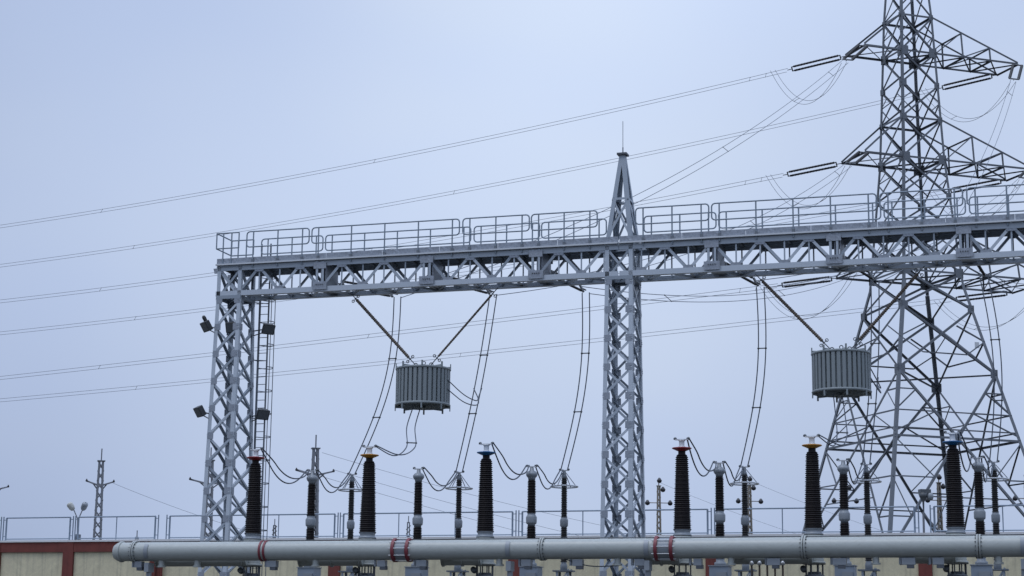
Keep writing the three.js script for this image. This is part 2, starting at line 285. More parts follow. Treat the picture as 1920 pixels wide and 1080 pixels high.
  if (endRail) {
    const g = sub(b, 'end_guard_rail'), x = u0 - 0.03;
    for (const y of [YT + 0.66, YT + 1.25]) { rod(g, 'rail', V(x, y, BZ + 0.03), V(x, y, -BZ - 0.03), 0.026, M.rail); for (const s of [-1, 1]) rod(g, 'rail', V(x, y, s * (BZ + 0.03)), V(x + 0.92, y, s * (BZ + 0.03)), 0.026, M.rail); }
    for (const s of [-1, 1]) for (const d of [0, 0.92]) rod(g, 'rail', V(x + d, YT + 0.66, s * (BZ + 0.03)), V(x + d, YT + 1.25, s * (BZ + 0.03)), 0.026, M.rail);
    for (const s of [-1, 1]) for (const d of [0.28, 0.62]) rod(g, 'post', V(x + d, YT, s * (BZ + 0.03)), V(x + d, YT + 1.25, s * (BZ + 0.03)), 0.027, M.rail);
  }
  return b;
}
const run = (u0, step, n, top0) => Array.from({ length: n }, (_, i) => [+(u0 + step * i).toFixed(3), (i % 2 === 0) === top0]);
const nodesA = run(-15.48, 0.832, 19, false).map(([u, t]) => [u, t]);
function withBoxes(nodes, boxes, tops) { for (let i = 0; i < boxes.length; i++) { let k = 0; for (let j = 0; j < nodes.length; j++) if (Math.abs(nodes[j][0] - boxes[i]) < Math.abs(nodes[k][0] - boxes[i])) k = j; nodes[k][0] = boxes[i]; } return nodes; }
const BOX_A = [-11.38, -7.18, -3.04], BOX_C = [3.33, 7.55, 11.87];
makeBeam('lattice walkway beam from the caged ladder column to the peaked column', -15.62, -0.02, withBoxes(run(-15.54, 0.833, 19, true), BOX_A), BOX_A, [[-14.4, -11.86], [-11.75, -5.95], [-5.82, -3.3], [-3.22, -0.78]], true);
makeBeam('lattice walkway beam from the peaked column past the front of the pylon', 0.02, 15.8, withBoxes(run(0.81, 0.84, 18, false), BOX_C), BOX_C, [[0.62, 3.24], [3.34, 9.02], [9.14, 11.88], [12.02, 14.6]], false);

// ------------------------------------------------------------------ line traps hung under the beams
function makeTrap(label, u, y) {                                       // y: mid height
  const t = yardThing('line_trap', label, 'line trap', u, y, 0, 'line traps hung from the gantry'), R = 0.96, h = 0.7;
  const N = 34, slat = new THREE.BoxGeometry(0.05, h * 2 - 0.12, 0.115);
  for (let i = 0; i < N; i++) { const a = i / N * 2 * Math.PI + 0.05, m = mesh(t, 'slat', slat, M.trap); m.position.set(Math.cos(a) * R, 0, Math.sin(a) * R); m.rotation.y = -a; }
  mesh(t, 'coil', new THREE.CylinderGeometry(R - 0.06, R - 0.06, h * 2 - 0.1, 40, 1, true), M.trap); mesh(t, 'coil', new THREE.CylinderGeometry(R - 0.2, R - 0.2, h * 2 - 0.14, 32, 1, true), M.trap);
  for (const s of [-1, 1]) {
    const rg = mesh(t, 'rim', new THREE.TorusGeometry(R, 0.055, 6, 48).rotateX(Math.PI / 2), M.trap); rg.position.y = s * (h - 0.05);
    for (let k = 0; k < 4; k++) { const a = k * Math.PI / 4 + 0.3, m = box(t, 'spider_arm', 0, s * (h + 0.03), 0, R * 2 + 0.1, 0.07, 0.025, M.trap); m.rotation.y = a; for (const e of [-1, 1]) { const q = box(t, 'horn', Math.cos(a) * e * (R + 0.03), s * (h + 0.07), -Math.sin(a) * e * (R + 0.03), 0.035, 0.19, 0.06, M.trap); q.rotation.y = a; } }
    for (let k = 1; k <= 5; k++) { const rr = mesh(t, 'winding', new THREE.TorusGeometry(R * k / 6, 0.03, 5, 36).rotateX(Math.PI / 2), M.trap); rr.position.y = s * (h - 0.06); }
  }
  const hub = lathe(t, 'tuning_unit', [[0.02, -0.6], [0.2, -0.58], [0.2, 0.6], [0.02, 0.62]], M.trap, 16);
  for (const s of [-1, 1]) { const e = mesh(t, 'lifting_eye', new THREE.TorusGeometry(0.07, 0.018, 6, 14), M.hw); e.position.set(s * 0.3, h + 0.13, 0); }
  const e = mesh(t, 'lifting_eye', new THREE.TorusGeometry(0.06, 0.016, 6, 14), M.hw); e.position.set(0.02, h + 0.2, 0); rod(t, 'eye_bolt', V(0.02, h, 0), V(0.02, h + 0.15, 0), 0.022, M.hw);
  return t;
}
makeTrap('grey slatted drum line trap hung on two rods beside the ladder column bay', -7.47, 11.13);
makeTrap('grey slatted drum line trap hung in front of the steel pylon', 7.62, 11.14);

// insulator rods: a shedded rod with end fittings from a to b (world)
const STRING = {};
function stringGeo(n) { return STRING[n] || (STRING[n] = (() => { const p = sheds(0, 1, 1.15, 1.15, n, 0.42); return new THREE.LatheGeometry(p.map(q => new THREE.Vector2(q[0], q[1])), 9); })()); }
function insulator(parent, a, b, r, mat, n = 36, fit = 0.22) {
  const d = b.clone().sub(a), L = d.length(); d.normalize(); const p = a.clone().addScaledVector(d, fit), q = b.clone().addScaledVector(d, -fit);
  const m = mesh(parent, 'insulator_rod', stringGeo(n), mat); m.position.copy(p); m.quaternion.setFromUnitVectors(UP, d); m.scale.set(r, L - 2 * fit, r);
  rod(parent, 'end_fitting', a, p.clone().addScaledVector(d, 0.03), r * 0.75, M.hw, 6); rod(parent, 'end_fitting', q.clone().addScaledVector(d, -0.03), b, r * 0.75, M.hw, 6);
}
function suspension(label, ua, ya, ub, yb, za = 0, zb = 0, r = 0.042) {
  const a = yard(ua, ya, za), b = yard(ub, yb, zb), s = thing('suspension_insulator', label, 'insulator', a, 0, 'inclined rods carrying the line traps');
  const d = b.clone().sub(a), L = d.length(), dir = d.clone().normalize(), o = V(0, 0, 0), at = t => dir.clone().multiplyScalar(t);
  rod(s, 'link', o, at(0.32), 0.016, M.hw, 6); insulator(s, at(0.26), at(L - 0.34), r, M.rodBrown, 40, 0.1);
  rod(s, 'link', at(L - 0.36), at(L), 0.018, M.hw, 6);
  for (const t of [0.3, L - 0.36]) { const side = dir.clone().cross(V(SX, 0, CX)).normalize(); for (const e of [-1, 1]) { const h = mesh(s, 'arcing_horn', new THREE.TorusGeometry(0.05, 0.015, 5, 10), M.hw); h.position.copy(at(t)).addScaledVector(side, e * 0.13); h.rotation.y = PSI; rod(s, 'horn_arm', at(t), h.position.clone(), 0.012, M.hw, 5); } }
  return s;
}
suspension('inclined brown insulator rod from the beam to the line trap, on its ladder column side', -10.36, 14.74, -7.74, 11.93, 0.1);
suspension('inclined slim insulator rod from the beam to the line trap, on its peaked column side', -4.72, 14.74, -7.2, 11.93, -0.2, 0, 0.03);
suspension('inclined insulator rod from the beam down to the line trap before the pylon', 4.72, 14.74, 7.3, 11.95, -0.1);
suspension('inclined insulator rod on the pylon side of the line trap before the pylon', 10.5, 14.74, 7.96, 11.95, -0.1);

// ------------------------------------------------------------------ bushings, voltage transformers and surge arresters
const BU = [-11.25, -7.15, -3.1, 3.34, 7.41, 11.63], CU = [-11.2, -7.13, -2.96, 3.62, 7.76, 12.08], AU = [-11.14, -6.86, -2.81, 3.82, 8.1, 12.4];
const COL = ['red', 'yellow', 'blue'], BAY = ['ladder column bay', 'pylon bay'];
const PH = i => `${COL[i % 3]} phase, ${BAY[i < 3 ? 0 : 1]}`;
const bushGeo = new THREE.LatheGeometry(sheds(5.5, 7.8, 0.25, 0.168, 36, 0.036).map(p => new THREE.Vector2(...p)), 28);
function terminal(parent, y, w, z = 0) {
  box(parent, 'terminal_pad', 0, y, z, w, 0.03, 0.1, M.alu);
  for (const s of [-1, 1]) { const c = lathe(parent, 'clamp', [[0.005, -0.04], [0.05, -0.03], [0.055, 0.02], [0.02, 0.045], [0.004, 0.05]], M.hw, 8); c.position.set(s * w * 0.5, y + 0.03, z); }
}
BU.forEach((u, i) => {
  const b = yardThing('bushing', `tall dark ribbed bushing with ${COL[i % 3]} disc, ${BAY[i < 3 ? 0 : 1]}`, 'bushing', u, 0, 5.9, 'tall bushings behind the gas duct');
  mesh(b, 'porcelain', bushGeo, M.porcelain);
  lathe(b, 'base_flange', [[0.05, 5.3], [0.29, 5.3], [0.29, 5.36], [0.245, 5.38], [0.245, 5.46], [0.27, 5.47], [0.27, 5.51], [0.05, 5.51]], M.castGrey, 28);
  lathe(b, 'neck', [[0.05, 7.8], [0.165, 7.8], [0.165, 7.83], [0.115, 7.86], [0.115, 7.99], [0.05, 7.99]], M.porcelain, 24);
  lathe(b, 'disc', [[0.1, 7.955], [0.14, 7.96], [0.24, 8.005], [0.3, 8.03], [0.312, 8.045], [0.3, 8.06], [0.1, 8.07]], M[COL[i % 3]], 32);
  lathe(b, 'terminal_stem', [[0.02, 8.07], [0.115, 8.07], [0.115, 8.1], [0.085, 8.11], [0.085, 8.27], [0.11, 8.28], [0.11, 8.3], [0.02, 8.31]], M.alu, 20);
  terminal(b, 8.32, 0.42);
  lathe(b, 'duct', [[0.05, 5.32], [0.29, 5.31], [0.29, 4.52], [0.34, 4.5], [0.34, 4.42], [0.05, 4.42]], M.pipe, 28);
  const run = [3.3, 2.2, 1.3, 1.2, 2.4, 1.6][i], dg = mesh(b, 'branch_duct', new THREE.CylinderGeometry(0.21, 0.21, run, 24).rotateZ(Math.PI / 2), M.pipe); dg.position.set(-run / 2, 4.63, 0.3);
  for (const e of [0.05, 0.5, 1]) { const fl = mesh(b, 'branch_flange', new THREE.CylinderGeometry(0.25, 0.25, 0.05, 24).rotateZ(Math.PI / 2), M.pipeRim); fl.position.set(-run * e, 4.63, 0.3); }
  { const d = mesh(b, 'branch_duct', new THREE.CylinderGeometry(0.2, 0.2, 0.9, 20).rotateX(Math.PI / 2), M.pipe); d.position.set(-run + 0.22, 4.75, 0.75); }
  lathe(b, 'bottom_flange', [[0.04, 4.2], [0.2, 4.2], [0.22, 4.12], [0.3, 4.1], [0.3, 4.03], [0.04, 4.02]], M.channel, 20);
  for (let k = 0; k < 8; k++) { const a = k * Math.PI / 4 + 0.2; rod(b, 'tie_bolt', V(Math.cos(a) * 0.27, 4.05, Math.sin(a) * 0.27), V(Math.cos(a) * 0.27, 4.46, Math.sin(a) * 0.27), 0.022, M.hw, 6); }
  rod(b, 'support_post', V(0, 0, 0), V(0, 4.05, 0), 0.13, M.castGrey, 16); box(b, 'base_plate', 0, 0.03, 0, 0.5, 0.06, 0.5, M.castGrey);
  const gauge = lathe(b, 'gas_gauge', [[0.01, -0.08], [0.09, -0.08], [0.1, 0], [0.09, 0.08], [0.01, 0.08]], M.hw, 12); gauge.position.set(-0.3, 4.28, 0.2); gauge.rotation.x = 1.2;
});
const cvtUp = new THREE.LatheGeometry(sheds(6.44, 7.58, 0.128, 0.118, 20, 0.032).map(p => new THREE.Vector2(...p)), 20), cvtLow = new THREE.LatheGeometry(sheds(4.86, 6.0, 0.138, 0.13, 20, 0.032).map(p => new THREE.Vector2(...p)), 20);
CU.forEach((u, i) => {
  const c = yardThing('voltage_transformer', `ribbed transformer column with grey bell cap behind the ${COL[i % 3]} bushing, ${BAY[i < 3 ? 0 : 1]}`, 'transformer', u, 0, 1.2, 'voltage transformer columns');
  mesh(c, 'upper_insulator', cvtUp, M.porcelain); mesh(c, 'lower_insulator', cvtLow, M.porcelain);
  lathe(c, 'bell_cap', [[0.02, 7.58], [0.12, 7.58], [0.13, 7.66], [0.17, 7.7], [0.2, 7.76], [0.2, 7.82], [0.15, 7.88], [0.075, 7.92], [0.06, 8.02], [0.02, 8.04]], M.castGrey, 24);
  lathe(c, 'middle_flange', [[0.03, 6.0], [0.13, 6.0], [0.13, 6.06], [0.17, 6.08], [0.185, 6.13], [0.19, 6.3], [0.16, 6.36], [0.14, 6.38], [0.14, 6.45], [0.03, 6.46]], M.castGrey, 24);
  terminal(c, 8.05, 0.34);
  lathe(c, 'base_neck', [[0.03, 4.6], [0.2, 4.6], [0.2, 4.72], [0.14, 4.76], [0.14, 4.88], [0.03, 4.88]], M.castGrey, 20);
  box(c, 'base_tank', 0, 4.25, 0, 0.64, 0.7, 0.6, M.box); box(c, 'terminal_box', 0.1, 4.22, 0.34, 0.34, 0.36, 0.1, M.castGrey); box(c, 'tank_lid', 0, 4.61, 0, 0.7, 0.03, 0.66, M.castGrey);
  for (const s of [-1, 1]) for (const q of [-1, 1]) { corner(c, 'stand_leg', V(s * 0.26, 0.05, q * 0.24), V(s * 0.26, 3.9, q * 0.24), 0.08, GALV[1], V(s, 0, q)); }
  for (let y = 0.3; y < 3.4; y += 0.9) for (const q of [-1, 1]) flat(c, 'stand_brace', V(-0.26, y, q * 0.24), V(0.26, y + 0.8, q * 0.24), 0.05, GALV[1], V(0, 0, q));
  box(c, 'footing', 0, 0.05, 0, 0.8, 0.2, 0.8, M.concrete);
});
const arUp = new THREE.LatheGeometry(sheds(6.56, 8.0, 0.09, 0.084, 22, 0.03).map(p => new THREE.Vector2(...p)), 18), arLow = new THREE.LatheGeometry(sheds(4.95, 6.2, 0.098, 0.094, 20, 0.03).map(p => new THREE.Vector2(...p)), 18);
AU.forEach((u, i) => {
  const a = yardThing('surge_arrester', `slim dark surge arrester with grading ring, ${PH(i)}`, 'arrester', u, 0, -2.45, 'surge arresters with grading rings');
  mesh(a, 'upper_insulator', arUp, M.polymer); mesh(a, 'lower_insulator', arLow, M.polymer);
  lathe(a, 'top_cap', [[0.01, 7.98], [0.085, 7.98], [0.09, 8.06], [0.06, 8.1], [0.055, 8.24], [0.01, 8.26]], M.castGrey, 16);
  lathe(a, 'middle_flange', [[0.02, 6.18], [0.09, 6.18], [0.145, 6.26], [0.15, 6.46], [0.1, 6.57], [0.02, 6.58]], M.castGrey, 18);
  const r = mesh(a, 'grading_ring', new THREE.TorusGeometry(0.49, 0.03, 8, 40).rotateX(Math.PI / 2), M.alu); r.position.y = 7.68;
  for (let k = 0; k < 4; k++) { const t = k * Math.PI / 2 + 0.25; rod(a, 'ring_strut', V(Math.cos(t) * 0.49, 7.68, Math.sin(t) * 0.49), V(Math.cos(t) * 0.07, 8.18, Math.sin(t) * 0.07), 0.014, M.oldGalv, 6); }
  terminal(a, 8.27, 0.3);
  lathe(a, 'base_casting', [[0.02, 4.66], [0.13, 4.66], [0.13, 4.84], [0.1, 4.9], [0.1, 4.96], [0.02, 4.96]], M.castGrey, 16); box(a, 'base_plate', 0, 4.63, 0, 0.72, 0.05, 0.5, M.oldGalv);
  for (const s of [-1, 1]) for (const q of [-1, 1]) corner(a, 'stand_leg', V(s * 0.24, 0.05, q * 0.2), V(s * 0.24, 4.6, q * 0.2), 0.08, GALV[1], V(s, 0, q));
  for (let y = 0.3; y < 4.2; y += 0.9) for (const q of [-1, 1]) flat(a, 'stand_brace', V(-0.24, y, q * 0.2), V(0.24, y + 0.8, q * 0.2), 0.05, GALV[1], V(0, 0, q));
  box(a, 'footing', 0, 0.05, 0, 0.8, 0.2, 0.7, M.concrete);
});

// ------------------------------------------------------------------ the long gas insulated duct in front
{
  const d = yardThing('gas_duct', 'long pale grey gas insulated duct running in front of the bushings', 'duct', 0, 4.86, 7.2);
  const R = 0.31, cuts = [-15.35, -14.87, -5.42, -0.79, 3.08, 7.31, 12.36, 17.5];
  for (let i = 0; i + 1 < cuts.length; i++) {
    const a = cuts[i], c = cuts[i + 1], g = new THREE.CylinderGeometry(R, R, c - a - 0.02, 48, 1).rotateZ(Math.PI / 2), t = g.attributes.uv; for (let k = 0; k < t.count; k++) t.setXY(k, t.getX(k) * 2, t.getY(k) * (c - a) / 1.9 + i * 0.37);
    mesh(d, 'duct_section', g, M.pipe).position.x = (a + c) / 2;
  }
  const cap = mesh(d, 'end_cap', new THREE.LatheGeometry([[0.002, 0.3], [0.14, 0.285], [0.24, 0.23], [0.3, 0.13], [0.33, 0.04], [0.345, 0.03], [0.345, -0.03], [0.3, -0.035]].map(p => new THREE.Vector2(...p)), 40).rotateZ(Math.PI / 2), M.pipe); cap.position.x = -15.38;
  const flange = new THREE.CylinderGeometry(R + 0.045, R + 0.045, 0.05, 40).rotateZ(Math.PI / 2), bolt = new THREE.CylinderGeometry(0.016, 0.016, 0.2, 6).rotateZ(Math.PI / 2);
  for (const u of [-14.87, -0.79, 7.31, 12.36]) {
    const f = sub(d, 'flange_joint'); for (const s of [-1, 1]) mesh(f, 'flange', flange, M.pipeRim).position.x = u + s * 0.037;
    for (let k = 0; k < 16; k++) { const b = mesh(f, 'bolt', bolt, M.hw), t = k * Math.PI / 8; b.position.set(u, Math.cos(t) * (R + 0.024), Math.sin(t) * (R + 0.024)); }
  }
  const redRing = new THREE.CylinderGeometry(R + 0.07, R + 0.07, 0.1, 40).rotateZ(Math.PI / 2), thinRed = new THREE.CylinderGeometry(R + 0.03, R + 0.03, 0.07, 40).rotateZ(Math.PI / 2), bellows = new THREE.CylinderGeometry(R + 0.012, R + 0.012, 0.32, 40).rotateZ(Math.PI / 2);
  for (const u of [-5.42, 3.08]) {
    const f = sub(d, 'expansion_joint'); for (const s of [-1, 1]) mesh(f, 'red_flange', redRing, M.redBand).position.x = u + s * 0.24;
    const bl = mesh(f, 'bellows', bellows, M.castGrey); bl.position.x = u;
    for (let k = 0; k < 10; k++) { const t = k * Math.PI / 5 + 0.2; rod(f, 'tie_rod', V(u - 0.36, Math.cos(t) * (R + 0.05), Math.sin(t) * (R + 0.05)), V(u + 0.36, Math.cos(t) * (R + 0.05), Math.sin(t) * (R + 0.05)), 0.015, M.alu, 6); }
  }
  { const f = sub(d, 'marker_band'); for (const s of [-0.075, 0.075]) mesh(f, 'red_band', thinRed, M.redBand).position.x = -10.19 + s; }
  // small fittings under the duct: valve boxes, gauges, brackets
  for (const u of [-14.7, -9.9, -6.1, -4.75, -1.3, 0.35, 2.3, 4.1, 6.4, 8.35, 10.35, 11.2]) { const g = sub(d, 'valve_block'); box(g, 'block', u, -R - 0.11, 0.02, 0.24 + rnd() * 0.16, 0.2, 0.22, M.castGrey); box(g, 'cover', u + 0.05, -R - 0.25, 0.02, 0.2, 0.12, 0.2, M.channel); rod(g, 'nipple', V(u - 0.24, -R + 0.02, 0), V(u - 0.24, -R - 0.2, 0), 0.045, M.castGrey, 10); }
  for (const u of [-13.9, -12.6, -8.4, -2.2, 1.6, 5.1, 9.4, 12.9]) { rod(d, 'drain_spigot', V(u, -R + 0.03, 0), V(u, -R - 0.16, 0), 0.1, M.pipe, 16); rod(d, 'spigot_flange', V(u, -R - 0.15, 0), V(u, -R - 0.2, 0), 0.14, M.pipe, 16); }
  for (let k = 0; k < 7; k++) { const t = V(-14.4 + k * 4.4, R + 0.02, -0.12), e = V(-14.4 + (k + 1) * 4.4, R + 0.02, -0.12); const m = t.clone().lerp(e, 0.5); m.y += 0.015; tube(d, 'signal_cable', [t, m, e], 0.016, M.hw, 10, 5); }
  tube(d, 'hanging_cable', [V(-0.1, -R + 0.02, 0.05), V(0.35, -R - 0.13, 0.05), V(0.8, -R - 0.22, 0.02), V(1.6, -R - 0.2, -0.1)], 0.018, M.hw, 16, 5);
}
function ductStand(u, label) {
  const s = yardThing('duct_stand', label, 'support', u, 0, 7.2, 'steel stands under the gas duct');
  rod(s, 'post', V(0, 0, 0), V(0, 4.2, 0), 0.09, M.castGrey, 14); box(s, 'base_plate', 0, 0.02, 0, 0.44, 0.05, 0.44, M.castGrey);
  const sad = mesh(s, 'saddle', new THREE.CylinderGeometry(0.335, 0.335, 0.14, 24, 1, true, Math.PI * 0.25, Math.PI * 0.5).rotateZ(Math.PI / 2).rotateX(Math.PI / 2), M.castGrey); sad.position.y = 4.86; box(s, 'cross_head', 0, 4.34, 0, 0.16, 0.3, 0.4, M.castGrey);
}
ductStand(-14.35, 'grey steel post under the closed end of the gas duct');
ductStand(-1.85, 'grey steel post under the gas duct near the blue bushing');
ductStand(2.55, 'grey steel post under the gas duct beside the red and grey expansion joint');
ductStand(13.6, 'grey steel post under the gas duct past the blue bushing before the pylon');
for (let k = 0; k < 5; k++) {                                         // row of slim cable terminations beneath the duct
  const t = yardThing('cable_termination', ['slim capped rod under the duct, first of five from the red bushing','slim capped rod under the duct, second of five from the red bushing','slim capped rod under the duct, middle of the row of five','slim capped rod under the duct, second of five from the yellow bushing','slim capped rod under the duct, first of five from the yellow bushing'][k], 'cable end', 5.62 + k * 0.235, 0, 6.6, 'row of five cable ends under the duct');
  rod(t, 'cable', V(0, 0, 0), V(0, 3.95, 0), 0.055, M.oldGalv, 10); rod(t, 'rod', V(0, 3.95, 0), V(0, 4.4, 0), 0.03, M.rodBrown, 8);
  lathe(t, 'cap', [[0.01, 4.36], [0.06, 4.38], [0.07, 4.44], [0.03, 4.5], [0.004, 4.5]], M.alu, 10);
}

// ------------------------------------------------------------------ conductors in the yard
function pair(name, label, category, ptsFn, r, mat, gap, group, spacers = []) {   // ptsFn(side) -> points
  const A = ptsFn(-gap / 2), B = ptsFn(gap / 2), o = thing(name, label, category, A[0].clone(), 0, group);
  const ca = new THREE.CatmullRomCurve3(A.map(p => p.clone().sub(o.position)), false, 'centripetal'), cb = new THREE.CatmullRomCurve3(B.map(p => p.clone().sub(o.position)), false, 'centripetal');
  for (const c of [ca, cb]) mesh(o, 'conductor', new THREE.TubeGeometry(c, 36, r, 6), mat);
  for (const t of spacers) { const p = ca.getPointAt(t), q = cb.getPointAt(t); rod(o, 'spacer', p, q, r * 1.1, M.hw, 6); for (const e of [p, q]) { const c = mesh(o, 'clamp', CLAMP, M.hw); c.position.copy(e); c.scale.setScalar(r * 2.1); } }
  return o;
}
const CLAMP = new THREE.IcosahedronGeometry(1, 1);
const ENDS = [[-9.91, 15.37], [-5.99, 15.29], [-2.33, 15.18], [4.29, 15.08], [8.45, 15.1], [12.27, 15.04]], EZ = -3.6;
const jump = (a, b, s) => sagging(a, b, s, 8);
const BULGE = [0.5, 0.1, 0.3, 0.3, 0.12, 0.3];
function dropAt(i, t, s = 0) { const e = ENDS[i], q = yard(e[0] + s, e[1] - 0.1, EZ).lerp(yard(AU[i] + s * 0.9, 8.32, -2.45), t), w = Math.sin(Math.PI * t) * BULGE[i]; q.x += CX * w; q.z -= SX * w; return q; }
for (let i = 0; i < 6; i++) {
  if (i % 3 !== 1) pair('jumper_cable', `paired sagging cables from bushing to voltage transformer, ${PH(i)}`, 'cable', s => [yard(BU[i] + 0.2 + s * 0.3, 8.36, 5.9), ...jump(yard(BU[i] + 0.22 + s, 8.3 - s * 0.3, 5.6), yard(CU[i] - 0.1 + s, 8.0, 1.4), 0.62 - s).slice(1, -1), yard(CU[i] - 0.15 + s * 0.5, 8.1, 1.2)], 0.024, M.cable, 0.2, 'jumper cables of the yard');
  pair('jumper_cable', `paired sagging cables from voltage transformer to surge arrester, ${PH(i)}`, 'cable', s => [yard(CU[i] + 0.16 + s * 0.5, 8.1, 1.2), ...jump(yard(CU[i] + 0.2 + s, 8.05, 1.0), yard(AU[i] - 0.1 + s, 8.2, -2.2), 0.6 - s).slice(1, -1), yard(AU[i] - 0.1 + s * 0.5, 8.3, -2.45)], 0.023, M.cable, 0.18, 'jumper cables of the yard');
  const e = ENDS[i];
  pair('drop_conductor', `paired conductors dropping from beam to arrester, ${PH(i)}`, 'cable', s => Array.from({ length: 10 }, (_, k) => dropAt(i, k / 9, s)), 0.021, M.cable, 0.28, 'conductors dropping from the gantry', [0.35, 0.68]);
}
pair('trap_lead', 'pair of slack black cables from yellow bushing up to the line trap, ladder column bay', 'cable', s => [yard(BU[1] + 0.2 + s * 0.3, 8.36, 5.9), yard(BU[1] + 0.6 + s, 8.12, 5.2 + s), yard(BU[1] + 0.5 + s * 1.3, 8.55, 3.4), yard(-7.45 + s * 1.3, 9.6, 1.2), yard(-7.6 + s * 1.2, 10.45, 0.2)], 0.02, M.cable, 0.24, 'leads of the line traps', [0.52]);
pair('trap_lead', 'pair of slack black cables from yellow bushing up to the line trap, pylon bay', 'cable', s => [yard(BU[4] + 0.2 + s * 0.3, 8.36, 5.9), yard(BU[4] + 0.6 + s, 8.12, 5.2 + s), yard(BU[4] + 0.6 + s * 1.3, 8.55, 3.4), yard(7.7 + s * 1.3, 9.6, 1.2), yard(7.5 + s * 1.2, 10.45, 0.2)], 0.02, M.cable, 0.24, 'leads of the line traps', [0.52]);
pair('trap_lead', 'looped cables from line trap side to the dropping conductors, ladder column bay', 'cable', s => [yard(-6.5, 11.2 + s, 0.1), yard(-6.15, 10.8 + s * 0.8, -0.7), yard(-6.0, 10.75 + s * 0.5, -1.7), yard(-6.2, 11.05 + s * 0.3, -2.6), dropAt(1, 0.54, s)], 0.02, M.cable, 0.34, 'leads of the line traps');
pair('trap_lead', 'looped cables from line trap side to the dropping conductors, pylon bay', 'cable', s => [yard(8.56, 11.2 + s, 0.1), yard(8.75, 10.8 + s * 0.8, -0.7), yard(8.75, 10.75 + s * 0.5, -1.7), yard(8.55, 11.05 + s * 0.3, -2.6), dropAt(4, 0.54, s)], 0.02, M.cable, 0.34, 'leads of the line traps');
// twin tension strings between the beam and the incoming conductors
function tension(label, a, b, gap, r, mat, group, level) {
  const o = thing('tension_string', label, 'insulator string', a.clone(), 0, group), d = b.clone().sub(a), L = d.length(), dir = d.clone().normalize();
  const side = dir.clone().cross(UP).normalize().multiplyScalar(level ? 1 : 0.5).add(V(0, level ? 0.25 : -0.86, 0)); side.addScaledVector(dir, -side.dot(dir)).normalize().multiplyScalar(gap / 2);
  const at = (t, s) => dir.clone().multiplyScalar(t).addScaledVector(side, s);
  rod(o, 'link', at(0, 0), at(0.4, 0), 0.03, M.hw, 6); rod(o, 'link', at(L - 0.35, 0), at(L, 0), 0.03, M.hw, 6);
  for (const t of [0.36, L - 0.36]) { const y = rod(o, 'yoke', at(t, -1.15), at(t, 1.15), 0.05, M.hw, 6); }
  for (const s of [-1, 1]) insulator(o, at(0.36, s), at(L - 0.36, s), r, mat, 30, 0.12);
  return o;
}
[...BOX_A, ...BOX_C].forEach((u, i) => tension(`twin dark insulator string behind the beam, ${PH(i)}`, yard(u + 0.1, YB + 0.55, -BZ - 0.06), yard(ENDS[i][0], ENDS[i][1], EZ), 0.32, 0.033, M.polymer, 'tension strings behind the gantry beam'));

